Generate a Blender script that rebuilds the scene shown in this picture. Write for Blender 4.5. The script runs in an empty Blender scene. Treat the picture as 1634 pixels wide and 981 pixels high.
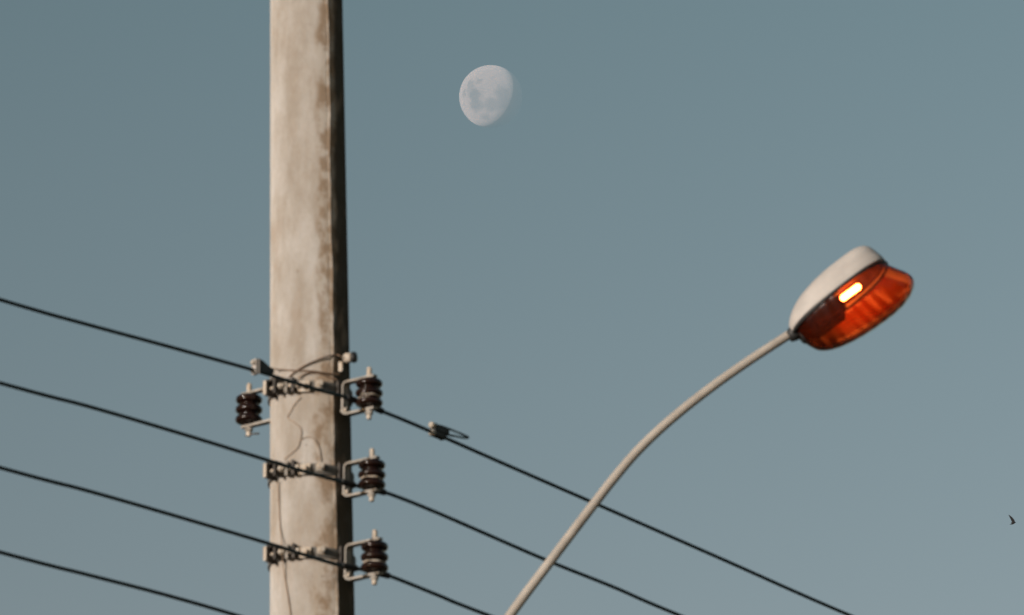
import bpy, bmesh, math, random
from mathutils import Vector, Matrix
R = math.radians
random.seed(4)
S = bpy.context.scene
COL = S.collection

# ------------------------------------------------------------------ camera
ELEV = R(18.0)
CAMZ = 1.6
LENS = 245.0
cd = bpy.data.cameras.new('camera')
cd.lens = LENS; cd.sensor_width = 36.0
cd.clip_start = 0.5; cd.clip_end = 60000
cam = bpy.data.objects.new('camera', cd); COL.objects.link(cam)
cam.location = (0, 0, CAMZ)
cam.rotation_euler = (math.pi/2 + ELEV, 0, 0)
S.camera = cam
cd.dof.use_dof = True
cd.dof.focus_distance = 400.0
cd.dof.aperture_fstop = 21.0

# ------------------------------------------------------------------ light
SUN_AZ = 44.5      # degrees left of the direction behind the camera
SUN_EL = 7.0
sdir = Vector((-math.sin(R(SUN_AZ))*math.cos(R(SUN_EL)), -math.cos(R(SUN_AZ))*math.cos(R(SUN_EL)), math.sin(R(SUN_EL))))
sl = bpy.data.lights.new('sun', 'SUN'); sl.energy = 5.0; sl.angle = R(0.5); sl.color = (1.0, 0.935, 0.86)
sun = bpy.data.objects.new('sun', sl); COL.objects.link(sun)
sun.location = (-20, -20, 30)
sun.rotation_euler = sdir.to_track_quat('Z', 'Y').to_euler()

W = bpy.data.worlds.new('World'); S.world = W; W.use_nodes = True
wn = W.node_tree
bg = wn.nodes['Background']; bg.inputs[1].default_value = 0.092
sky = wn.nodes.new('ShaderNodeTexSky'); sky.sky_type = 'NISHITA'; sky.sun_disc = False
sky.sun_elevation = R(SUN_EL); sky.sun_rotation = R(180 + SUN_AZ)
sky.air_density = 1.0; sky.dust_density = 1.0; sky.ozone_density = 1.0
hs = wn.nodes.new('ShaderNodeHueSaturation')
hs.inputs['Saturation'].default_value = 1.0; hs.inputs['Value'].default_value = 1.0
wn.links.new(sky.outputs[0], hs.inputs['Color'])
# paler, warmer air low down and away to the right, as in the evening sky of the photograph
wtc = wn.nodes.new('ShaderNodeTexCoord'); wsep = wn.nodes.new('ShaderNodeSeparateXYZ'); wn.links.new(wtc.outputs['Generated'], wsep.inputs[0])
wr = wn.nodes.new('ShaderNodeMapRange'); wn.links.new(wsep.outputs['Z'], wr.inputs[0])
for i_, v_ in ((1, .235), (2, .385), (3, 0.0), (4, 1.0)): wr.inputs[i_].default_value = v_
wm = wn.nodes.new('ShaderNodeMix'); wm.data_type = 'RGBA'; wn.links.new(wr.outputs[0], wm.inputs[0])
wm.inputs[6].default_value = (1.52, 1.28, 1.20, 1); wm.inputs[7].default_value = (1.17, 1.20, 1.05, 1)
wx = wn.nodes.new('ShaderNodeMapRange'); wn.links.new(wsep.outputs['X'], wx.inputs[0])
for i_, v_ in ((1, -.12), (2, .12), (3, .88), (4, 1.10)): wx.inputs[i_].default_value = v_
wmul = wn.nodes.new('ShaderNodeVectorMath'); wmul.operation = 'MULTIPLY'; wn.links.new(hs.outputs[0], wmul.inputs[0]); wn.links.new(wm.outputs[2], wmul.inputs[1])
wsc = wn.nodes.new('ShaderNodeVectorMath'); wsc.operation = 'SCALE'; wn.links.new(wmul.outputs[0], wsc.inputs[0]); wn.links.new(wx.outputs[0], wsc.inputs['Scale'])
wn.links.new(wsc.outputs[0], bg.inputs[0])

vs = S.view_settings
vs.view_transform = 'Standard'; vs.look = 'None'; vs.exposure = 0.0; vs.gamma = 1.0; vs.use_curve_mapping = False
S.render.resolution_x = 1024; S.render.resolution_y = 615
S.render.engine = 'CYCLES'

# ------------------------------------------------------------------ helpers
F = LENS/36.0*1634.0
FWD = Vector((0, math.cos(ELEV), math.sin(ELEV))); UPV = Vector((0, -math.sin(ELEV), math.cos(ELEV)))
CP = Vector((0, 0, CAMZ))
def ray(px, py): return Vector(((px-817)/F, 0, 0)) + UPV*((490.5-py)/F) + FWD
YP = 23.0*math.cos(ELEV)                       # distance of the pole
def at(px, py, y=YP):
    r = ray(px, py); return CP + r*(y/r.y)
U = 23.0/F                                     # metres that span one photo pixel at the pole

def lathe(bm, prof, mat=Matrix(), n=24, mi=0, smooth=True):
    rings = []
    for r, z in prof:
        if r < 1e-6: rings.append([bm.verts.new(mat @ Vector((0, 0, z)))])
        else: rings.append([bm.verts.new(mat @ Vector((r*math.cos(2*math.pi*k/n), r*math.sin(2*math.pi*k/n), z))) for k in range(n)])
    for a, b in zip(rings[:-1], rings[1:]):
        for k in range(n):
            j = (k+1) % n
            vsn = [a[k % len(a)], a[j % len(a)], b[j % len(b)], b[k % len(b)]]
            u = []
            for v in vsn:
                if v not in u: u.append(v)
            if len(u) > 2:
                f = bm.faces.new(u); f.smooth = smooth
def box(bm, c, sx, sy, sz, rot=Matrix.Identity(3), bev=0.0):
    r = bmesh.ops.create_cube(bm, size=1.0)
    vsn = r['verts']
    for v in vsn:
        v.co = Vector(c) + rot @ Vector((v.co.x*sx, v.co.y*sy, v.co.z*sz))
    if bev > 0:
        es = list({e for v in vsn for e in v.link_edges})
        bmesh.ops.bevel(bm, geom=es, offset=bev, segments=2, affect='EDGES')
def frame_mat(o, z, x=None):                   # matrix placing local z along z
    z = Vector(z).normalized()
    x = Vector(x) if x is not None else (Vector((0, 0, 1)) if abs(z.z) < .9 else Vector((1, 0, 0)))
    y = z.cross(x).normalized(); x = y.cross(z)
    m = Matrix((x, y, z)).transposed().to_4x4(); m.translation = Vector(o); return m
def tube(bm, pts, r, n=10, caps=True, r1=None):
    pts = [Vector(p) for p in pts]
    N = len(pts); rings = []; up = None
    for i, p in enumerate(pts):
        d = (pts[min(i+1, N-1)] - pts[max(i-1, 0)]).normalized()
        if up is None: up = Vector((0, 0, 1)) if abs(d.z) < .9 else Vector((1, 0, 0))
        s = d.cross(up).normalized(); up = s.cross(d).normalized()
        rr = r if r1 is None else r + (r1-r)*i/(N-1)
        rings.append([bm.verts.new(p + s*rr*math.cos(2*math.pi*k/n) + up*rr*math.sin(2*math.pi*k/n)) for k in range(n)])
    for a, b in zip(rings[:-1], rings[1:]):
        for k in range(n):
            f = bm.faces.new((a[k], a[(k+1) % n], b[(k+1) % n], b[k])); f.smooth = True
    if caps:
        bm.faces.new(rings[0][::-1]); bm.faces.new(rings[-1])
def spline(P, seg=8):
    P = [Vector(p) for p in P]; out = []
    for i in range(len(P)-1):
        p0 = P[i-1] if i else P[0]*2-P[1]; p1 = P[i]; p2 = P[i+1]; p3 = P[i+2] if i+2 < len(P) else P[-1]*2-P[-2]
        for k in range(seg):
            t = k/seg
            out.append(.5*((2*p1)+(p2-p0)*t+(2*p0-5*p1+4*p2-p3)*t*t+(3*p1-p0-3*p2+p3)*t**3))
    out.append(P[-1]); return out
def link(name, bm, mat, parent=None, loc=None):
    if loc is not None:
        bmesh.ops.translate(bm, verts=bm.verts, vec=-Vector(loc))
    bmesh.ops.recalc_face_normals(bm, faces=bm.faces)
    me = bpy.data.meshes.new(name); bm.to_mesh(me); bm.free()
    me.materials.append(mat)
    o = bpy.data.objects.new(name, me); COL.objects.link(o)
    if loc is not None: o.location = loc
    if parent is not None:
        o.parent = parent
    return o
def empty(name, loc, label, cat, group=None):
    o = bpy.data.objects.new(name, None); COL.objects.link(o); o.location = loc; o.empty_display_size = .1
    o['label'] = label; o['category'] = cat
    if group: o['group'] = group
    return o
def tag(o, label, cat, group=None):
    o['label'] = label; o['category'] = cat
    if group: o['group'] = group
class Thing:                                    # parts are modelled in world space, stored relative to the thing's base
    def __init__(s, name, loc, label, cat, group=None):
        s.o = empty(name, loc, label, cat, group); s.loc = Vector(loc)
    def part(s, name, bm, mat, parent=None):
        bmesh.ops.translate(bm, verts=bm.verts, vec=-s.loc)
        return link(name, bm, mat, parent or s.o)

# ------------------------------------------------------------------ materials
def mat(name, col, rough=.6, metal=0.0, noise=None, nscale=30, bump=0.0, bscale=80, coat=0.0):
    m = bpy.data.materials.new(name); m.use_nodes = True; t = m.node_tree; b = t.nodes['Principled BSDF']
    b.inputs['Base Color'].default_value = (*col, 1); b.inputs['Roughness'].default_value = rough
    b.inputs['Metallic'].default_value = metal
    b.inputs['Coat Weight'].default_value = coat; b.inputs['Coat Roughness'].default_value = .08
    tc = t.nodes.new('ShaderNodeTexCoord')
    if noise:
        n = t.nodes.new('ShaderNodeTexNoise'); n.inputs['Scale'].default_value = nscale; n.inputs['Detail'].default_value = 6
        r = t.nodes.new('ShaderNodeValToRGB'); r.color_ramp.elements[0].position = .35; r.color_ramp.elements[1].position = .65
        r.color_ramp.elements[0].color = (*noise, 1); r.color_ramp.elements[1].color = (*col, 1)
        t.links.new(tc.outputs['Object'], n.inputs['Vector']); t.links.new(n.outputs[0], r.inputs[0]); t.links.new(r.outputs[0], b.inputs['Base Color'])
    if bump:
        n = t.nodes.new('ShaderNodeTexNoise'); n.inputs['Scale'].default_value = bscale; n.inputs['Detail'].default_value = 4
        bp = t.nodes.new('ShaderNodeBump'); bp.inputs['Strength'].default_value = bump; bp.inputs['Distance'].default_value = .002
        t.links.new(tc.outputs['Object'], n.inputs['Vector']); t.links.new(n.outputs[0], bp.inputs['Height']); t.links.new(bp.outputs[0], b.inputs['Normal'])
    return m
M_steel = mat('galvanised_steel', (.30, .275, .245), .75, 0, (.17, .15, .125), 25, .5, 200)
M_band = mat('tarnished_steel_band', (.15, .14, .125), .75, 0, (.05, .045, .04), 16, .5, 200)
M_bolt = mat('zinc_bolt', (.42, .38, .33), .65, 0, (.32, .25, .18), 60)
M_rust_shade = mat('dark_weathered_shade_steel', (.075, .065, .055), .8, 0, (.025, .02, .018), 30, .5, 200)
M_crack = mat('fine_tan_wire', (.30, .22, .155), .7, 0, (.20, .14, .10), 20)
M_porc = mat('brown_glazed_porcelain', (.009, .0035, .0028), .11, 0, (.012, .0045, .003), 12, coat=0)
M_porc.node_tree.nodes['Principled BSDF'].inputs['Specular IOR Level'].default_value = .38
M_wire = mat('black_insulated_wire', (.008, .026, .032), .6, 0, (.005, .018, .023), 8)
M_thin = mat('oxidised_thin_wire', (.16, .10, .06), .6, .2, (.09, .055, .035), 20)
M_lampgrey = mat('cream_lamp_paint', (.38, .35, .325), .6, 0, (.31, .285, .265), 10, .2, 90)
M_arm = mat('galvanised_arm', (.34, .305, .265), .7, 0, (.25, .22, .19), 9, .3, 120)
M_black = mat('black_rubber', (.012, .012, .012), .6)
M_bird = mat('dark_feathers', (.010, .010, .012), .9, 0, (.006, .006, .008), 20)

def concrete():
    m = bpy.data.materials.new('weathered_concrete'); m.use_nodes = True; t = m.node_tree; N = t.nodes; L = t.links
    N.clear()
    out = N.new('ShaderNodeOutputMaterial'); d = N.new('ShaderNodeBsdfDiffuse'); d.inputs['Roughness'].default_value = 1.0
    dt = N.new('ShaderNodeBsdfToon'); dt.component = 'DIFFUSE'; dt.inputs['Size'].default_value = .90; dt.inputs['Smooth'].default_value = .06
    dmx = N.new('ShaderNodeMixShader'); dmx.inputs[0].default_value = .6; L.new(d.outputs[0], dmx.inputs[1]); L.new(dt.outputs[0], dmx.inputs[2])   # very rough cement: nearly even up to the edge of the light
    L.new(dmx.outputs[0], out.inputs[0])
    tc = N.new('ShaderNodeTexCoord')
    def mapping(sc, loc=(0, 0, 0)):
        k = N.new('ShaderNodeMapping'); k.inputs['Scale'].default_value = sc; k.inputs['Location'].default_value = loc
        L.new(tc.outputs['Object'], k.inputs[0]); return k.outputs[0]
    def noise(v, s, det=5, rough=.55):
        k = N.new('ShaderNodeTexNoise'); k.inputs['Scale'].default_value = s; k.inputs['Detail'].default_value = det; k.inputs['Roughness'].default_value = rough
        L.new(v, k.inputs['Vector']); return k.outputs[0]
    def ramp(f, a, b, ca=(0, 0, 0), cb=(1, 1, 1)):
        k = N.new('ShaderNodeValToRGB'); k.color_ramp.elements[0].position = a; k.color_ramp.elements[1].position = b
        k.color_ramp.elements[0].color = (*ca, 1); k.color_ramp.elements[1].color = (*cb, 1); L.new(f, k.inputs[0]); return k.outputs[0]
    def math_(op, a, b=None):
        k = N.new('ShaderNodeMath'); k.operation = op
        for i, x in enumerate((a, b)):
            if x is None: continue
            if isinstance(x, (int, float)): k.inputs[i].default_value = x
            else: L.new(x, k.inputs[i])
        return k.outputs[0]
    def mix(f, a, b, mode='MIX'):
        k = N.new('ShaderNodeMix'); k.data_type = 'RGBA'; k.blend_type = mode
        if isinstance(f, (int, float)): k.inputs[0].default_value = f
        else: L.new(f, k.inputs[0])
        for i, x in ((6, a), (7, b)):
            if isinstance(x, tuple): k.inputs[i].default_value = (*x, 1)
            else: L.new(x, k.inputs[i])
        return k.outputs[2]
    # casting streaks: long vertical bands of paler and warmer cement
    streak = ramp(noise(mapping((1, 1, .30)), 13, 7, .65), .38, .62, (.445, .40, .355), (.545, .52, .495))
    cloud = ramp(noise(mapping((1, 1, .5)), 9, 6, .6), .35, .7, (.80, .765, .72), (1, 1, 1))
    base = mix(.85, streak, cloud, 'MULTIPLY')
    base = mix(1.0, base, ramp(noise(mapping((1, 1, .8), (4, 4, 4)), 48, 6, .7), .36, .60, (.93, .915, .895), (1, 1, 1)), 'MULTIPLY')
    # angle around the pole, 0 facing the camera, growing to the right
    sep = N.new('ShaderNodeSeparateXYZ'); L.new(tc.outputs['Object'], sep.inputs[0])
    ang = math_('ARCTAN2', sep.outputs[0], math_('MULTIPLY', sep.outputs[1], -1.0))
    # lichen and rain stain down one face of the pole, broken by noise
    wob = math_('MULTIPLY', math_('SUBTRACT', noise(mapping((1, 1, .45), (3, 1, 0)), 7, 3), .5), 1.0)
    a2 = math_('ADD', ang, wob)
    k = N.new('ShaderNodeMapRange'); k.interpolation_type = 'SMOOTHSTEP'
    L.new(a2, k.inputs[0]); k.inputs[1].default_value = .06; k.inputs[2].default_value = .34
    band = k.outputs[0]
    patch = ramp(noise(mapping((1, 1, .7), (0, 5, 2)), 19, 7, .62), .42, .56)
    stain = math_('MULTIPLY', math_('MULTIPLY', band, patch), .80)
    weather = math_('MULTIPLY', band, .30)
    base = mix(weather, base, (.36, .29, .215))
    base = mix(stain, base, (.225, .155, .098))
    # shade of the right and back face painted near black, edge broken by noise
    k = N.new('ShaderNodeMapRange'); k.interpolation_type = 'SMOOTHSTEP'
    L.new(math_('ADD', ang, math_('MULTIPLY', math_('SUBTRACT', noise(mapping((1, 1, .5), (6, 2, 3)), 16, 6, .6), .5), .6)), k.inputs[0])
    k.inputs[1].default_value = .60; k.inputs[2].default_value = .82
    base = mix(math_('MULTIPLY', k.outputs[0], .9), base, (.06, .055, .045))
    # a few fainter blots elsewhere
    blot = math_('MULTIPLY', ramp(noise(mapping((1, 1, .5), (9, 4, 7)), 10, 5), .60, .70), .35)
    base = mix(blot, base, (.36, .27, .20))
    # pinholes of the casting
    v = N.new('ShaderNodeTexVoronoi'); v.inputs['Scale'].default_value = 22; L.new(mapping((1, 1, .8)), v.inputs['Vector'])
    pin = ramp(v.outputs['Distance'], .05, .10, (0, 0, 0), (1, 1, 1))
    gate = ramp(noise(mapping((1, 1, 1), (5, 5, 5)), 9, 2), .50, .56, (1, 1, 1), (0, 0, 0))
    pins = math_('MAXIMUM', pin, gate)
    base = mix(pins, mix(.45, base, (.16, .11, .07)), base)
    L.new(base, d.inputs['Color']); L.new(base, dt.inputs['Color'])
    h = math_('ADD', noise(mapping((1, 1, .6)), 60, 6, .65), math_('MULTIPLY', pins, .6))
    h = math_('ADD', h, math_('MULTIPLY', noise(mapping((1, 1, .35), (2, 2, 2)), 12, 3), 1.2))
    bp = N.new('ShaderNodeBump'); bp.inputs['Strength'].default_value = .6; bp.inputs['Distance'].default_value = .005
    L.new(h, bp.inputs['Height']); L.new(bp.outputs[0], d.inputs['Normal']); L.new(bp.outputs[0], dt.inputs['Normal'])
    return m
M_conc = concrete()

# ------------------------------------------------------------------ ground
gm = mat('dry_grass_and_soil', (.07, .075, .035), .95, 0, (.11, .085, .055), .6, 1.0, 5)
bm = bmesh.new(); bmesh.ops.create_grid(bm, x_segments=8, y_segments=8, size=9000)
g = link('ground', bm, gm); g['kind'] = 'structure'
bm = bmesh.new(); box(bm, (0, 6, .002), 400, 8, .004)
g = link('road', bm, mat('asphalt', (.05, .05, .052), .9, 0, (.035, .035, .036), 3, .8, 60)); g['kind'] = 'structure'

# ------------------------------------------------------------------ moon
MD = 20000.0
mc = CP + ray(783, 154).normalized()*MD
mr = MD/F*50.3*math.cos(math.atan(0.0))
mm = bpy.data.materials.new('moon_rock'); mm.use_nodes = True; t = mm.node_tree; N = t.nodes; N.clear(); L = t.links
out = N.new('ShaderNodeOutputMaterial'); df = N.new('ShaderNodeBsdfDiffuse'); df.inputs['Roughness'].default_value = 1.0
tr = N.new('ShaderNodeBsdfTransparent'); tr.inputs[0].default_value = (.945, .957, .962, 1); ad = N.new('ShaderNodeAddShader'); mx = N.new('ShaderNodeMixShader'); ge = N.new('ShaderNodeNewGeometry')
tr2 = N.new('ShaderNodeBsdfTransparent')
to = N.new('ShaderNodeBsdfToon'); to.component = 'DIFFUSE'; to.inputs['Size'].default_value = .82; to.inputs['Smooth'].default_value = .30
dm = N.new('ShaderNodeMixShader'); dm.inputs[0].default_value = .6; L.new(df.outputs[0], dm.inputs[1]); L.new(to.outputs[0], dm.inputs[2])   # dusty regolith scatters evenly up to the terminator
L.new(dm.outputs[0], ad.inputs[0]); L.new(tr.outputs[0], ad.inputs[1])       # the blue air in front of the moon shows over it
L.new(ge.outputs['Backfacing'], mx.inputs[0]); L.new(ad.outputs[0], mx.inputs[1]); L.new(tr2.outputs[0], mx.inputs[2]); L.new(mx.outputs[0], out.inputs[0])
tc = N.new('ShaderNodeTexCoord')
def mare_noise(scale, a, b, ca, cb, loc):
    mp = N.new('ShaderNodeMapping'); mp.inputs['Location'].default_value = loc; L.new(tc.outputs['Object'], mp.inputs[0])
    n = N.new('ShaderNodeTexNoise'); n.inputs['Scale'].default_value = scale; n.inputs['Detail'].default_value = 6; L.new(mp.outputs[0], n.inputs['Vector'])
    r = N.new('ShaderNodeValToRGB'); r.color_ramp.elements[0].position = a; r.color_ramp.elements[1].position = b
    r.color_ramp.elements[0].color = (*ca, 1); r.color_ramp.elements[1].color = (*cb, 1); L.new(n.outputs[0], r.inputs[0]); return r.outputs[0]
# maria: dark round plains at their own places on the disc, edges broken by noise
right = Vector((1, 0, 0))
def mdir(px, py):                               # unit direction from the moon's centre to a spot on the near side
    dx, dy = (px-783)/50.3, (154-py)/50.3
    z = math.sqrt(max(0, 1-dx*dx-dy*dy))
    return right*dx + UPV*dy - FWD*z
acc = None
nz = N.new('ShaderNodeTexNoise'); nz.inputs['Scale'].default_value = 5.0; nz.inputs['Detail'].default_value = 6; L.new(tc.outputs['Object'], nz.inputs['Vector'])
wv = N.new('ShaderNodeVectorMath'); wv.operation = 'MULTIPLY_ADD'; L.new(nz.outputs['Color'], wv.inputs[0]); wv.inputs[1].default_value = (.34,)*3; wv.inputs[2].default_value = (-.17,)*3
wa = N.new('ShaderNodeVectorMath'); wa.operation = 'ADD'; L.new(tc.outputs['Object'], wa.inputs[0]); L.new(wv.outputs[0], wa.inputs[1])
for px, py, rad, wgt in ((757, 153, .22, 1), (759, 168, .20, .9), (750, 137, .16, .65), (764, 131, .10, .6), (741, 149, .10, .7), (767, 168, .15, .7),
                         (783, 168, .20, .7), (801, 150, .22, .8), (799, 165, .20, .7), (776, 187, .12, .6), (793, 170, .16, .5)):
    c = mdir(px, py)
    dn = N.new('ShaderNodeVectorMath'); dn.operation = 'DISTANCE'; L.new(wa.outputs[0], dn.inputs[0]); dn.inputs[1].default_value = c
    mr_ = N.new('ShaderNodeMapRange'); mr_.interpolation_type = 'SMOOTHSTEP'; L.new(dn.outputs['Value'], mr_.inputs[0])
    mr_.inputs[1].default_value = rad*.6; mr_.inputs[2].default_value = rad*1.55; mr_.inputs[3].default_value = wgt; mr_.inputs[4].default_value = 0
    if acc is None: acc = mr_.outputs[0]
    else:
        q = N.new('ShaderNodeMath'); q.operation = 'MAXIMUM'; L.new(acc, q.inputs[0]); L.new(mr_.outputs[0], q.inputs[1]); acc = q.outputs[0]
high = mare_noise(9, .3, .7, (.195, .165, .170), (.230, .197, .200), (0, 0, 0))
mixc = N.new('ShaderNodeMix'); mixc.data_type = 'RGBA'; L.new(acc, mixc.inputs[0]); L.new(high, mixc.inputs[6]); mixc.inputs[7].default_value = (.118, .105, .110, 1)
L.new(mixc.outputs[2], df.inputs['Color']); L.new(mixc.outputs[2], to.inputs['Color'])
bm = bmesh.new(); bmesh.ops.create_uvsphere(bm, u_segments=96, v_segments=48, radius=1)
for f in bm.faces: f.smooth = True
mo = link('moon', bm, mm); mo.location = mc; mo.scale = (mr,)*3
tag(mo, 'pale gibbous moon with faint grey seas high in the blue sky', 'moon')

# ------------------------------------------------------------------ utility pole
ax0 = at(498.5, 981); ax1 = at(489, 0)
lean = (ax1-ax0)/(ax1.z-ax0.z)
def axis(z): return ax0 + lean*(z-ax0.z)
dep = lambda p: (p-CP).dot(FWD)
r0 = 67.6/F*dep(ax0); r1 = 57.6/F*dep(ax1)
def prad(z): return r0 + (r1-r0)*(z-ax0.z)/(ax1.z-ax0.z)
ZT = ax1.z + 1.7
bm = bmesh.new()
base = axis(0)
prof = []
NS = 260; n = 96
rings = []
for i in range(NS+1):
    z = -.3 + (ZT+.3)*i/NS; c = axis(z); rr = prad(z)
    rings.append([bm.verts.new(c + Vector((rr*math.cos(2*math.pi*k/n), rr*math.sin(2*math.pi*k/n), 0))) for k in range(n)])
for a, b in zip(rings[:-1], rings[1:]):
    for k in range(n):
        f = bm.faces.new((a[k], a[(k+1) % n], b[(k+1) % n], b[k])); f.smooth = True
bm.faces.new(rings[-1]); bm.faces.new(rings[0][::-1])
# raised ridge like a mould seam, wavy down the whole pole, shaped to cast its crisp shadow edge
seam = []  # rings of the ridge shaped to cast the shadow edge
for i in range(601):
    z = .05 + (ZT-.1)*i/600; c = axis(z); rr = prad(z)
    b0 = R(34.8 + 2.4*min(1.2, max(-.5, (ax1.z-z)/(ax1.z-ax0.z))) + 1.1*math.sin(z*2.1) + .8*math.sin(z*7.3+1) + .5*math.sin(z*23) + random.uniform(-.35, .35))
    hgt = .0044 + .0008*math.sin(z*11) + random.uniform(-.0005, .0005)
    q = []
    for da, h in ((-.085, -.003), (-.004, hgt), (.012, hgt), (.05, -.003)):
        b = b0+da; q.append(bm.verts.new(c + Vector((math.sin(b)*(rr+h), -math.cos(b)*(rr+h), 0))))
    seam.append(q)
for a, b in zip(seam[:-1], seam[1:]):
    for k in range(3): bm.faces.new((a[k], a[k+1], b[k+1], b[k]))
# object space sheared by the small lean is negligible; origin on the axis at rack height so angle is measured around it
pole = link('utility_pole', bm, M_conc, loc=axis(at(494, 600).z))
tag(pole, 'tall tapering round concrete utility pole with brown stains down its face', 'utility pole')

PHI = R(39)
OUT = Vector((math.cos(PHI), -math.sin(PHI), 0)); TAN = Vector((math.sin(PHI), math.cos(PHI), 0)); UZ = Vector((0, 0, 1))
def axpx(y): return 489 + 9.5*y/981
def zof(py):                                    # height of a point at the pole's axis depth seen at this row
    return at(axpx(py), py).z
def on_pole(px, py, off=.003):                  # point on the visible face of the pole
    y = YP
    for _ in range(6):
        p = at(px, py, y); c = axis(p.z); rr = prad(p.z)+off
        dx = max(-rr*.999, min(rr*.999, p.x-c.x)); y = c.y - math.sqrt(rr*rr-dx*dx)
    return at(px, py, y)

def hexbolt(bm, p, d, L, r, head=None, nut=True):
    head = head or r*1.9
    m = frame_mat(p, d)
    lathe(bm, [(0, 0), (r, 0), (r, L), (0, L)], m, 12)
    lathe(bm, [(0, -.004), (head*.9, -.004), (head, -.001), (head, r*1.3), (0, r*1.3)], m, 6, smooth=False)
    if nut: lathe(bm, [(0, L-r*3.0), (head, L-r*3.0), (head, L-r*1.6), (0, L-r*1.6)], m, 6, smooth=False)

def rack(py_top, py_bot, side, px_ins, label):
    """U shaped bracket with a bolt and a spool insulator; side +1 faces OUT, -1 the other way"""
    o = OUT*side; t = TAN*side
    R_ = prad(zof((py_top+py_bot)/2)) + .02; cx_ = axpx((py_top+py_bot)/2)
    zt = at(cx_, py_top, axis(5).y + o.y*R_).z; zb = at(cx_, py_bot, axis(5).y + o.y*R_).z
    zc = (zt+zb)/2; c = axis(zc); R0 = prad(zc)
    rins = abs(px_ins-axpx((py_top+py_bot)/2))*U/math.cos(PHI)
    th = .0075; wd = .028
    T = Thing('insulator_rack', c + o*(R0+.02), label, 'insulator rack', 'insulator racks bolted to the concrete pole')
    rot = Matrix((o, t, UZ)).transposed()
    bm = bmesh.new()
    hb = (zt-zb)
    x0 = R0+.016; x1 = rins+.026
    # bent flat bar: one swept strip with rounded corners
    path = []
    rc = .016
    path.append((x1, zb-zc)); path.append((x0+rc, zb-zc))
    for a in (15, 35, 55, 75): path.append((x0+rc-rc*math.sin(R(a)), zb-zc+rc-rc*math.cos(R(a))))
    path.append((x0, zb-zc+rc)); path.append((x0, zt-zc-rc))
    for a in (15, 35, 55, 75): path.append((x0+rc-rc*math.cos(R(a)), zt-zc-rc+rc*math.sin(R(a))))
    path.append((x0+rc, zt-zc)); path.append((x1, zt-zc))
    prev = None; secs = []
    for i, (x, z) in enumerate(path):
        a = Vector(path[max(i-1, 0)]); b = Vector(path[min(i+1, len(path)-1)]); d = (b-a).normalized(); nn = Vector((-d.y, d.x))
        w_ = wd*(.72 if i in (0, len(path)-1) else 1.0)
        q = []
        for sn, sw in ((-1, -1), (1, -1), (1, 1), (-1, 1)):
            q.append(bm.verts.new(c + o*(x+nn.x*th/2*sn) + UZ*(z+nn.y*th/2*sn) + t*(w_/2*sw)))
        secs.append(q)
    for a, b in zip(secs[:-1], secs[1:]):
        for k in range(4): bm.faces.new((a[k], a[(k+1) % 4], b[(k+1) % 4], b[k]))
    bm.faces.new(secs[0][::-1]); bm.faces.new(secs[-1])
    T.part('bracket', bm, M_steel)
    # spool insulator
    bm = bmesh.new(); H = hb-th-.004; R_ = .0455
    pr = [(0, -H/2), (.022, -H/2), (.026, -H/2+.004)]
    for k in range(3):
        z0 = -H/2 + H*(k+.5)/3; hh = H/6
        for a in range(-90, 91, 15):
            pr.append((.029 + (R_-.029)*max(0, math.cos(R(a)))**.8*(.93 if k == 2 else 1), z0 + hh*.74*math.sin(R(a))))
    pr += [(.026, H/2-.004), (.022, H/2), (0, H/2)]
    lathe(bm, pr, frame_mat(c+o*rins, UZ), 40)
    T.part('insulator', bm, M_porc)
    bm = bmesh.new()
    m = frame_mat(c+o*rins+UZ*(-hb/2-.034), UZ)
    lathe(bm, [(0, 0), (.0075, 0), (.0085, .003), (.0085, hb+.062), (.006, hb+.068), (0, hb+.068)], m, 12)
    T.part('bolt', bm, M_bolt)
    bm = bmesh.new()
    lathe(bm, [(0, .016), (.012, .016), (.0135, .018), (.0135, .027), (0, .027)], m, 6, smooth=False)
    T.part('nut', bm, M_steel)
    if side < 0:                               # split pin under the nut
        bm = bmesh.new()
        tube(bm, [c+o*(rins+.014)+UZ*(-hb/2-.030), c+o*rins+UZ*(-hb/2-.026), c+o*(rins-.014)+UZ*(-hb/2-.029), c+o*(rins-.045)+UZ*(-hb/2-.033)], .003, 6)
        T.part('split_pin', bm, M_rust_shade)
    bm = bmesh.new()                            # small bolt through the back plate
    hexbolt(bm, c+o*(x0+.008)+UZ*(-hb*.36), -o, .03, .006, nut=False)
    T.part('mounting_bolt', bm, M_bolt)
    return T, c, rins

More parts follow.
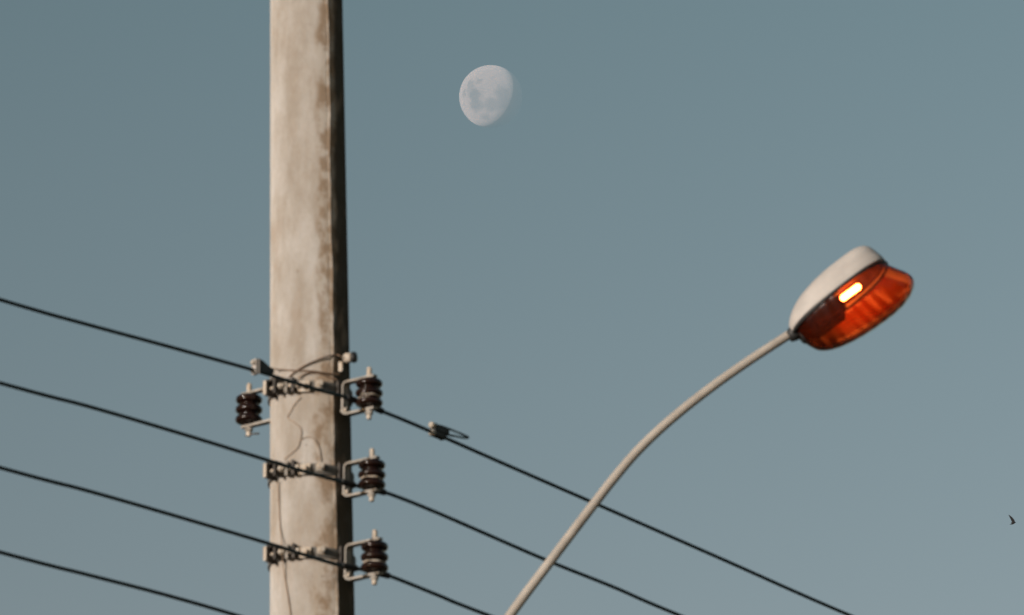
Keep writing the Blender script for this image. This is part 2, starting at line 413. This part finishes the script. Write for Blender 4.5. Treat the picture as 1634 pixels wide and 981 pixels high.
def clamp(py, label, extra=False):
    z = at(axpx(py), py, YP - prad(zof(py))).z; c = axis(z); R0 = prad(z)
    T = Thing('pole_clamp', c, label, 'pole clamp', 'steel clamps around the concrete pole')
    hh = .034; n = 72
    bm = bmesh.new(); rings = []
    for (rr, dz) in ((R0+.0005, -hh/2), (R0+.0075, -hh/2), (R0+.0075, hh/2), (R0+.0005, hh/2)):
        rings.append([bm.verts.new(c + Vector((rr*math.cos(2*math.pi*k/n), rr*math.sin(2*math.pi*k/n), dz))) for k in range(n)])
    for i in range(4):
        a, b = rings[i], rings[(i+1) % 4]
        for k in range(n): bm.faces.new((a[k], a[(k+1) % n], b[(k+1) % n], b[k]))
    T.part('band', bm, M_band)
    def dirb(b): return Vector((math.sin(R(b)), -math.cos(R(b)), 0))
    # ears: pairs of plates standing out from the band, joined by a bolt
    for b, out, gap in ((-45, .042, .018), (-24, .024, .012)):
        d = dirb(b); tt = Vector((-d.y, d.x, 0)); rot = Matrix((d, tt, UZ)).transposed()
        for s in (-1, 1):
            bm = bmesh.new()
            box(bm, c + d*(R0+.006+out/2) + tt*s*gap, out, .007, hh+.012 + (.006 if b < -30 and s < 0 else 0), rot, .0015)
            if b < -30: box(bm, c + d*(R0+.008+out*.45) + tt*(s*gap*.55) + UZ*(hh/2+.008), out*.85, gap*.75, .005, rot, .001)
            e_ = T.part('ear', bm, M_rust_shade if b < -30 or s > 0 else M_steel)  # dark steel paints shade on these plates; the lip is paler as if sunlit
            if b < -30 and s < 0:
                bm = bmesh.new(); box(bm, c + d*(R0+.009+out) + tt*s*(gap+.002), .007, .011, hh+.010, rot, .0015)
                T.part('ear_sunlit_lip', bm, M_bolt, e_)
        bm = bmesh.new()
        hexbolt(bm, c + d*(R0+.006+out*.6) - tt*(gap+.012), tt, 2*gap+.040, .006, .011)
        T.part('clamp_bolt', bm, M_bolt)
    # square washers and bolt heads on the front
    for b, dz, w_ in ((-7, -.004, .036), (13, .004, .026)):
        d = dirb(b); tt = Vector((-d.y, d.x, 0)); rot = Matrix((d, tt, UZ)).transposed()
        bm = bmesh.new(); box(bm, c + d*(R0+.0115) + UZ*dz, .006, w_, w_*.95, rot, .001)
        T.part('washer', bm, M_bolt)
        bm = bmesh.new(); hexbolt(bm, c + d*(R0+.030) + UZ*dz, -d, .018, .007, .011, nut=False)
        T.part('front_bolt', bm, M_bolt)
    # spacer block under the rack
    bm = bmesh.new(); rot = Matrix((OUT, TAN, UZ)).transposed()
    box(bm, c + OUT*(R0+.0095), .008, .06, hh+.02, rot, .001)
    T.part('spacer_plate', bm, M_rust_shade)
    return T

clamp(616, 'steel clamp band around the pole at the topmost rack', True)
clamp(748, 'steel clamp band around the pole at the middle rack')
clamp(881, 'steel clamp band around the pole at the lowest rack')
# two straight stays tie the left rack to the top clamp
RK = []
RK.append(rack(611, 662, 1, 590, 'right side rack with brown insulator holding the topmost wire'))
RK.append(rack(741, 793, 1, 594, 'right side rack with brown insulator holding the middle wire'))
RK.append(rack(871, 926, 1, 598, 'right side rack with brown insulator holding the lowest wire at the pole'))
rack(617, 670, -1, 395, 'empty brown insulator rack sticking out on the left side of the pole')

# ------------------------------------------------------------------ power lines
def vplane(px, py, P, a):                       # ray meets the vertical plane through P with heading a
    nrm = Vector((-math.sin(a), math.cos(a), 0)); r = ray(px, py)
    return CP + r*((P-CP).dot(nrm)/r.dot(nrm))
AL, AR = R(47), R(52)
def wire(lpts, rpts, att, label, tie=True, rad=.0062, front=None):
    pts = []
    P = att
    L_ = [vplane(x, y, P, AL) for x, y in lpts]
    R_ = [vplane(x, y, P, AR) for x, y in rpts]
    ext = []
    d = (L_[0]-L_[1]).normalized()
    for s, sag in ((22, 1.3), (15, .75), (9, .38), (4, .12), (1.5, .03)): ext.append(L_[0] + d*s + UZ*sag*.55)
    pts = ext + L_ + [P] + R_
    if R_:
        d = (R_[-1]-R_[-2]).normalized()
        for s, sag in ((1.5, .02), (4, .08), (9, .3), (15, .7), (22, 1.2)): pts.append(R_[-1] + d*s + UZ*sag)
    T = Thing('power_line', P, label, 'power line', 'black power lines strung past the pole')
    bm = bmesh.new(); tube(bm, spline(pts, 10), rad, 12)
    T.part('cable', bm, M_wire)
    print('slopes', label[:20], (L_[1]-L_[0]).normalized().z, (R_[-1]-R_[0]).normalized().z if R_ else None)
    return T, L_, R_
def att_point(k, px, py):                       # the groove on the near face of the spool
    T, c, ri = RK[k]
    P = c + OUT*(ri-.0) - TAN*.0
    P = vplane(px, py, c + OUT*(ri-.030) , math.atan2(TAN.y, TAN.x))
    return P
W1, l1, q1 = wire([(0, 478), (130, 515), (270, 553), (400, 589), (455, 606), (505, 621), (550, 633)], [(612, 657), (668, 680), (800, 738), (940, 799), (1150, 891), (1352, 980)], att_point(0, 580, 643), 'topmost black wire crossing the pole and passing under the moon')
W2, l2, q2 = wire([(0, 611), (140, 648), (280, 689), (420, 732), (485, 752), (540, 767)], [(616, 786), (700, 819), (868, 892), (980, 937), (1085, 982)], att_point(1, 584, 779), 'second wire from the top, held by the middle insulator')
W3, l3, q3 = wire([(0, 746), (140, 783), (290, 826), (435, 869), (485, 885), (540, 901)], [(622, 919), (700, 950), (780, 982)], att_point(2, 590, 911), 'third wire from the top, held by the lowest insulator')
# fourth line passes below the frame to its own rack
c4 = axis(zof(1018)); P4 = c4 + OUT*(prad(c4.z)+.10)
W4, l4, q4 = wire([(0, 881), (140, 917), (260, 948), (378, 982), (470, 1013), (540, 1035)], [(640, 1065), (760, 1113)], P4, 'bottommost wire crossing only the lower left corner of the view')

# aluminium ties twisted round the wire where it meets each spool
for k, (T, (px, py)) in enumerate(((W1, (584, 645)), (W2, (588, 780)), (W3, (594, 912)))):
    _, c, ri = RK[k]
    att = att_point(k, *( (580, 643), (584, 779), (590, 911))[k])
    bm = bmesh.new()
    cc = c + OUT*ri; cc.z = at(590, (633, 765, 899)[k], cc.y).z
    pts = []
    for i in range(46):
        a = 2*math.pi*i/24; r_ = .0345 + .002*math.sin(i*1.7)
        pts.append(cc + Vector((r_*math.cos(a), r_*math.sin(a),   .010 - .0005*i)))
    tube(bm, pts, .0028, 8)
    T.part('tie_wire', bm, M_bolt)
    path = [(l1, q1), (l2, q2), (l3, q3)][k]
    A = path[0][-1]; B = att; C_ = path[1][0]
    for P0, P1, k0 in ((A, B, 0.1), (B, C_, .45)):
        bm = bmesh.new()
        d = (P1-P0); Ln = d.length; m = frame_mat(P0+d*k0, d); nturn = 9
        pp = []
        for i in range(nturn*10+1):
            a = 2*math.pi*i/10; pp.append(m @ Vector((.0085*math.cos(a), .0085*math.sin(a), i/(nturn*10)*Ln*.5)))
        tube(bm, pp, .0026, 6)
        T.part('tie_wrap', bm, M_black)

# ------------------------------------------------------------------ connectors
def wedge(P, d, up, label, lit, tail):
    d = d.normalized(); side = d.cross(up).normalized(); up = side.cross(d).normalized()
    T = Thing('wire_connector', P, label, 'wire connector', 'connectors clamped on the topmost wire')
    rot = Matrix((d, side, up)).transposed()
    return T, rot, d, side, up
# on the right hand span: a dark block with two pale bolt heads and a looped tail
dR = (q1[1]-q1[0]).normalized()
P = vplane(700, 690, q1[0], AR)
T, rot, d, side, up = wedge(P, dR, UZ, 'dark clamp with two pale bolt heads and a looped tail on the right hand wire', 1, 1)
bm = bmesh.new()
box(bm, P + up*.010 + d*.006, .066, .024, .020, rot, .002)
box(bm, P - up*.007 - d*.004, .060, .022, .020, rot, .002)
T.part('body', bm, M_black)
for q, (a, b) in enumerate(((-.034, .014), (-.034, -.012))):
    bm = bmesh.new(); lathe(bm, [(0, -.010), (.008, -.010), (.0105, -.006), (.0105, .006), (.008, .010), (0, .010)], frame_mat(P + d*a + up*b + Vector((0, -.008, 0)), d), 12)
    T.part('bolt_head', bm, M_bolt)
bm = bmesh.new()
y0 = P.y
tp = [at(x, y, y0+.03) for x, y in ((684, 677), (704, 680), (726, 688), (742, 695), (747, 698), (740, 698.5), (722, 695), (700, 691))]
tube(bm, spline(tp, 8), .0040, 8)
T.part('tail_loop', bm, M_wire)
# on the left hand span, beside the pole
P = vplane(410, 585, l1[4], AL)
dL = (l1[4]-l1[3]).normalized()
T, rot, d, side, up = wedge(P, dL, UZ, 'pale plate clamp on the topmost wire just left of the pole', 1, 1)
bm = bmesh.new(); rp = Matrix((Vector((-.8, -.6, 0)), Vector((.6, -.8, 0)), UZ)).transposed()
box(bm, P - d*.006 - UZ*.002, .009, .018, .045, rp, .003)
T.part('plate', bm, M_lampgrey)
bm = bmesh.new(); m = frame_mat(P + d*.002, d, UZ)
sec = []
for zz, h, hw, dz in ((0, .022, .010, .004), (.02, .018, .010, .003), (.045, .010, .008, .001), (.07, .007, .006, 0)):
    sec.append([bm.verts.new(m @ Vector((dz+h*sx, hw*sy, zz))) for sx, sy in ((-1, -1), (1, -1), (1, 1), (-1, 1))])
for a, b in zip(sec[:-1], sec[1:]):
    for k in range(4): bm.faces.new((a[k], a[(k+1) % 4], b[(k+1) % 4], b[k]))
bm.faces.new(sec[0][::-1]); bm.faces.new(sec[-1])
T.part('wedge_body', bm, M_black)
for h in (.011, -.018):
    bm = bmesh.new(); lathe(bm, [(0, 0), (.008, 0), (.008, .008), (.005, .012), (0, .012)], frame_mat(P + UZ*h - d*.012, Vector((-.8, -.6, 0))), 6, smooth=False)
    T.part('bolt_head', bm, M_bolt)

# bolt connector at the pole's shaded edge above the topmost rack
z = zof(583); c = axis(z)
T = Thing('bolt_connector', at(553, 583, c.y-.03), 'round pale bolt connector with dark cap above the topmost right rack', 'connector')
d = Vector((.93, -.36, 0)).normalized()
p0 = c + d*(prad(z)-.004) + UZ*.0
bm = bmesh.new(); lathe(bm, [(0, 0), (.007, 0), (.007, .012), (.012, .014), (.0165, .020), (.0165, .038), (.013, .042), (0, .042)], frame_mat(p0 - d*.010 - Vector((.008, .03, 0)), d), 20)
T.part('body', bm, M_bolt)
bm = bmesh.new(); lathe(bm, [(0, .0425), (.016, .0425), (.019, .046), (.017, .055), (.008, .058), (0, .058)], frame_mat(p0 - d*.010 - Vector((.008, .03, 0)), d), 20)
T.part('cap', bm, M_black)
bm = bmesh.new(); rot = Matrix((Vector((0.8, -.6, 0)), Vector((.6, .8, 0)), UZ)).transposed()
box(bm, on_pole(544, 585, .010), .016, .010, .034, rot, .002)
T.part('clip', bm, M_bolt)

# ------------------------------------------------------------------ thin wires on the face of the pole
def thin(pts, label, rad=.0024, off=.006, m_=None):
    P = []
    for i, q in enumerate(pts):
        o_ = off if len(q) < 3 else q[2]
        P.append(on_pole(q[0], q[1], o_))
    bm = bmesh.new(); tube(bm, spline(P, 8), rad, 6)
    o = link('binding_wire', bm, m_ or M_thin, loc=P[0]); tag(o, label, 'wire', 'thin wires lying on the pole')
    return o
thin([(433, 588, .03), (452, 590), (475, 591), (500, 592), (520, 595), (543, 597, .02)], 'thin wire running level across the pole above the topmost clamp')
thin([(459, 607, .02), (463, 600), (472, 592), (485, 584), (502, 576), (520, 569), (536, 566), (544, 568, .02)], 'thin wire arching up to the right above the topmost clamp')
thin([(476, 604, .01), (484, 598), (498, 594), (512, 596), (526, 602), (538, 606, .02)], 'short thin wire bowed over the topmost clamp bolts')
thin([(480, 634), (470, 645), (464, 656), (459, 666), (468, 673), (478, 681), (481, 690), (479, 702), (475, 714), (464, 724), (453, 733)], 'kinked thin wire hanging between the topmost and middle clamps', .0015, .003, M_crack)
thin([(479, 702), (490, 697), (502, 701), (509, 715), (512, 736)], 'short curved thin wire above the middle clamp', .0012, .003, M_crack)
thin([(443, 768, .01), (445, 800), (447, 840), (450, 870, .016), (451, 895, .016), (455, 925), (460, 955), (464, 985), (468, 1020)], 'long thin earth wire running down the left face past the lowest clamp', .0024, .004, M_crack)

# ------------------------------------------------------------------ street lamp
YL = YP - .05
arm_px = [(814, 982), (878, 896), (948, 804), (980, 763), (1015, 722), (1055, 683), (1100, 645), (1150, 607), (1205, 569), (1262, 532)]
arm = [at(x, y, YL) for x, y in arm_px]
d0 = (arm[0]-arm[1]).normalized()
low = []
p = arm[0].copy(); ang0 = math.atan2(d0.z, d0.x)
a = ang0 + (2*math.pi if ang0 < 0 else 0)       # heading of travel, turning to straight down (270 deg)
for i in range(14):
    a += (R(270)-a)*.14
    p = p + Vector((math.cos(a), 0, math.sin(a)))*.16; low.append(p.copy())
foot = Vector((low[-1].x, YL, 0))
low += [Vector((foot.x, YL, low[-1].z*.6)), Vector((foot.x, YL, .25)), foot]
LT = Thing('street_lamp', foot, 'lit street lamp with cream hood and glowing orange bowl on a curved grey arm', 'street lamp')
bm = bmesh.new(); tube(bm, spline((low[::-1])+arm, 10), .0185, 20, r1=.0150)
LT.part('arm', bm, M_arm)
bm = bmesh.new(); lathe(bm, [(0, .0), (.14, .0), (.14, .02), (.05, .03), (.045, .3), (0, .3)], frame_mat(foot, UZ), 20)
LT.part('base_plate', bm, M_arm)

LO = at(1264, 532, YL)
TI = R(37.4); ROLL = R(4)
Lx = Vector((math.cos(TI), 0, math.sin(TI))); Nn0 = Vector((math.sin(TI), 0, -math.cos(TI))); Wy0 = Vector((0, 1, 0))
Nn = Nn0*math.cos(ROLL) - Wy0*math.sin(ROLL); Wy = Wy0*math.cos(ROLL) + Nn0*math.sin(ROLL)
def LP(u, w, dn): return LO + (Lx*u + Wy*w + Nn*dn)*U
def shell(rings_, nn=72, ex=2.3, seam=True, sub=4):
    bm = bmesh.new(); vr = []
    # resample rings with a spline for smoothness
    P = [Vector((z, u0, u1)) for z, u0, u1, w in rings_]; Q = [Vector((w, 0, 0)) for z, u0, u1, w in rings_]
    A = spline(P, sub); B = spline(Q, sub)
    for (z, u0, u1), (w, _, _) in zip(A, B):
        uc = (u0+u1)/2; h = (u1-u0)/2; ring = []
        for k in range(nn):
            a = 2*math.pi*k/nn; ca, sa = math.cos(a), math.sin(a)
            x = math.copysign(abs(ca)**(2/ex), ca); y = math.copysign(abs(sa)**(2/ex), sa)
            nar = 1 - .22*(1-x)/2 if x < 1 else 1
            ring.append(bm.verts.new(LP(uc+h*x, w*y*nar, z)))
        vr.append(ring)
    for a, b in zip(vr[:-1], vr[1:]):
        for k in range(nn):
            f = bm.faces.new((a[k], a[(k+1) % nn], b[(k+1) % nn], b[k])); f.smooth = True
    f = bm.faces.new(vr[-1]); f.smooth = True
    return bm
hood = [(1, 0, 189, 66), (-6, 2, 189, 66), (-14, 6, 188, 64), (-25, 20, 186, 61), (-34, 40, 183, 54), (-41, 70, 175, 42), (-45, 98, 160, 22)]
ho = LT.part('hood', shell(hood, ex=2.8), M_lampgrey)
so = ho.modifiers.new('thickness', 'SOLIDIFY'); so.thickness = .004; so.offset = 0
# gasket: dark rim between hood and bowl
bm = bmesh.new(); pts = []
for k in range(73):
    a = 2*math.pi*k/72; ca, sa = math.cos(a), math.sin(a); ex = 2.2
    x = math.copysign(abs(ca)**(2/ex), ca); y = math.copysign(abs(sa)**(2/ex), sa)
    nar = 1-.22*(1-x)/2
    pts.append(LP(94.5+95.5*x, 66.5*y*nar, 3))
tube(bm, pts, 2.6*U, 8, caps=False)
LT.part('gasket', bm, M_black)

def bowl_mat():
    m = bpy.data.materials.new('amber_bowl'); m.use_nodes = True; t = m.node_tree; N = t.nodes; L = t.links; N.clear()
    out = N.new('ShaderNodeOutputMaterial')
    dfu = N.new('ShaderNodeBsdfDiffuse'); trl = N.new('ShaderNodeBsdfTranslucent'); trp = N.new('ShaderNodeBsdfTransparent'); gl = N.new('ShaderNodeBsdfGlossy')
    dfu.inputs[0].default_value = (.80, .078, .002, 1); trl.inputs[0].default_value = (.5, .025, .001, 1)
    lw = N.new('ShaderNodeLayerWeight'); lw.inputs[0].default_value = .35
    cr = N.new('ShaderNodeValToRGB'); cr.color_ramp.elements[0].position = .1; cr.color_ramp.elements[0].color = (.74, .20, .035, 1)
    cr.color_ramp.elements[1].position = .60; cr.color_ramp.elements[1].color = (.035, .002, .001, 1)
    L.new(lw.outputs['Facing'], cr.inputs[0]); L.new(cr.outputs[0], trp.inputs[0])
    gl.inputs['Roughness'].default_value = .32
    a1 = N.new('ShaderNodeMixShader'); a1.inputs[0].default_value = .25; L.new(dfu.outputs[0], a1.inputs[1]); L.new(trl.outputs[0], a1.inputs[2])
    a2 = N.new('ShaderNodeMixShader'); a2.inputs[0].default_value = .86; L.new(a1.outputs[0], a2.inputs[1]); L.new(trp.outputs[0], a2.inputs[2])
    fr = N.new('ShaderNodeFresnel'); fr.inputs[0].default_value = 1.35
    a3 = N.new('ShaderNodeMixShader'); L.new(fr.outputs[0], a3.inputs[0]); L.new(a2.outputs[0], a3.inputs[1]); L.new(gl.outputs[0], a3.inputs[2])
    # clear outside, prismatic and milky on the inside
    gb = N.new('ShaderNodeNewGeometry'); mb_ = N.new('ShaderNodeMapRange'); L.new(gb.outputs['Backfacing'], mb_.inputs[0]); mb_.inputs[3].default_value = .965; mb_.inputs[4].default_value = .80
    L.new(mb_.outputs[0], a2.inputs[0])
    # thick moulded edge soaks up the light where it is seen edge on
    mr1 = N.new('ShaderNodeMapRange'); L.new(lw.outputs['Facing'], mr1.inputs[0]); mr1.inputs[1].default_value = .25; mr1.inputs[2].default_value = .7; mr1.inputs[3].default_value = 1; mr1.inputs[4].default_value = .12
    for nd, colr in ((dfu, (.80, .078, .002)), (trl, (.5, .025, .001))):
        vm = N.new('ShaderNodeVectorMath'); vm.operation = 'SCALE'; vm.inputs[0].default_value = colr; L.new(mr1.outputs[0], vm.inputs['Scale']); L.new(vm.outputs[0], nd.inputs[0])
    L.new(a3.outputs[0], out.inputs[0])
    # prismatic flutes moulded across the bowl
    tc = N.new('ShaderNodeTexCoord'); wv = N.new('ShaderNodeTexWave'); wv.inputs['Scale'].default_value = 8; wv.inputs['Distortion'].default_value = 2.5; wv.bands_direction = 'X'
    mp = N.new('ShaderNodeMapping'); mp.inputs['Rotation'].default_value = (0, TI, 0); L.new(tc.outputs['Object'], mp.inputs[0]); L.new(mp.outputs[0], wv.inputs[0])
    bp = N.new('ShaderNodeBump'); bp.inputs['Strength'].default_value = .22; bp.inputs['Distance'].default_value = .01; L.new(wv.outputs[0], bp.inputs['Height'])
    for nd in (dfu, trl, gl): L.new(bp.outputs[0], nd.inputs['Normal'])
    return m
bowl = [(3, 2, 188, 65), (10, 4, 191, 66), (22, 7, 197.5, 64), (35, 11, 205, 60.5), (46, 17, 208, 56), (55, 29, 204, 49), (62, 47, 193, 40), (67, 70, 180, 30), (70, 93, 165, 18), (71.5, 112, 150, 8)]
LT.part('bowl', shell(bowl), bowl_mat())
# lower trim: dark moulded lip round the foot of the bowl
# bulb and socket
mb = bpy.data.materials.new('lit_bulb'); mb.use_nodes = True; b_ = mb.node_tree.nodes['Principled BSDF']
b_.inputs['Base Color'].default_value = (1, .6, .3, 1); b_.inputs['Emission Color'].default_value = (1, .52, .42, 1); b_.inputs['Emission Strength'].default_value = 120
bm = bmesh.new(); m = frame_mat(LP(97, 0, 2.5), Lx)
hr = 4.9*U; hl = 39*U
lathe(bm, [(0, 0)]+[(hr*math.sin(R(a)), hr-hr*math.cos(R(a))) for a in (20, 45, 70, 90)]+[(hr*math.sin(R(a)), hl-hr-hr*math.cos(R(a))) for a in (90, 110, 135, 160)]+[(0, hl)], m, 20)
bulb = LT.part('bulb', bm, mb)
bm = bmesh.new(); m = frame_mat(LP(6, 0, 12), Lx)
lathe(bm, [(0, 0), (14*U, 0), (17*U, 30*U), (17*U, 66*U), (13*U, 72*U), (10*U, 88*U), (0, 88*U)], m, 24)
LT.part('socket', bm, M_black)
LT.part('added_dim_shell', shell([(-3, 24, 184, 58), (-8, 40, 178, 48), (-13, 60, 165, 34), (-16, 90, 140, 14)], ex=2.2), mat('added_dim_shell_dark', (.09, .055, .035), .6, 0, (.05, .03, .02), 30))  # dark inner shell added so the hood's inside glows less
bm = bmesh.new(); rot = Matrix((Lx, Wy, Nn)).transposed()
box(bm, LP(58, 0, -2), 74*U, 72*U, 3*U, rot, .001)
box(bm, LP(62, 0, 13), 52*U, 58*U, 20*U, rot, .003)  # block shaped to keep bulb light out of the bowl's left end
LT.part('gear_tray_baffle', bm, M_black)
bm = bmesh.new(); m = frame_mat(LP(-8, 0, 2), Lx)
lathe(bm, [(0, 0), (9*U, 0), (12*U, 8*U), (13*U, 30*U), (0, 30*U)], m, 24)
LT.part('collar', bm, M_black)

# ------------------------------------------------------------------ bird
BD = 190.0
bc = CP + ray(1617.0, 831.5)*(BD/ray(1617, 831.5).length)
bu = BD/F
def BP(px, py, back=0.0): return right*((px-1617)*bu) - UPV*((py-831.5)*bu) - FWD*back
bm = bmesh.new()
# body: tapered spindle from beak to tail
hd = BP(1621.3, 833.2); tl = BP(1612.8, 834.0)
m = frame_mat(hd, tl-hd); Lb = (tl-hd).length
lathe(bm, [(0, 0), (.006, .008), (.016, .022), (.018, .035), (.014, .045), (.024, .07), (.022, .09), (.012, .12), (.007, Lb*.9), (0, Lb)], m, 12)
# swept wings with thickness
def wing(pts, th):
    top = [bm.verts.new(p + FWD*th*k) for p, k in pts]; bot = [bm.verts.new(p - FWD*th*k) for p, k in pts]
    n_ = len(pts)
    bm.faces.new(top); bm.faces.new(bot[::-1])
    for i in range(n_): bm.faces.new((top[i], top[(i+1) % n_], bot[(i+1) % n_], bot[i]))
wing([(BP(1620.0, 833.6), 1), (BP(1618.6, 829.5), .8), (BP(1615.5, 825.6), .5), (BP(1612.0, 822.6), .3), (BP(1609.0, 821.0), .1), (BP(1610.6, 824.0), .3), (BP(1612.8, 828.6), .5), (BP(1614.6, 832.6), .8), (BP(1616.0, 834.2), 1)], .007)
wing([(BP(1620.2, 833.0), 1), (BP(1618.6, 835.6), .8), (BP(1615.2, 836.9), .4), (BP(1610.6, 836.8), .1), (BP(1613.8, 835.2), .4), (BP(1615.6, 833.4), .8)], .007)
bo = link('bird', bm, M_bird); bo.location = bc
tag(bo, 'small dark bird gliding with swept wings at the right edge of the sky', 'bird')
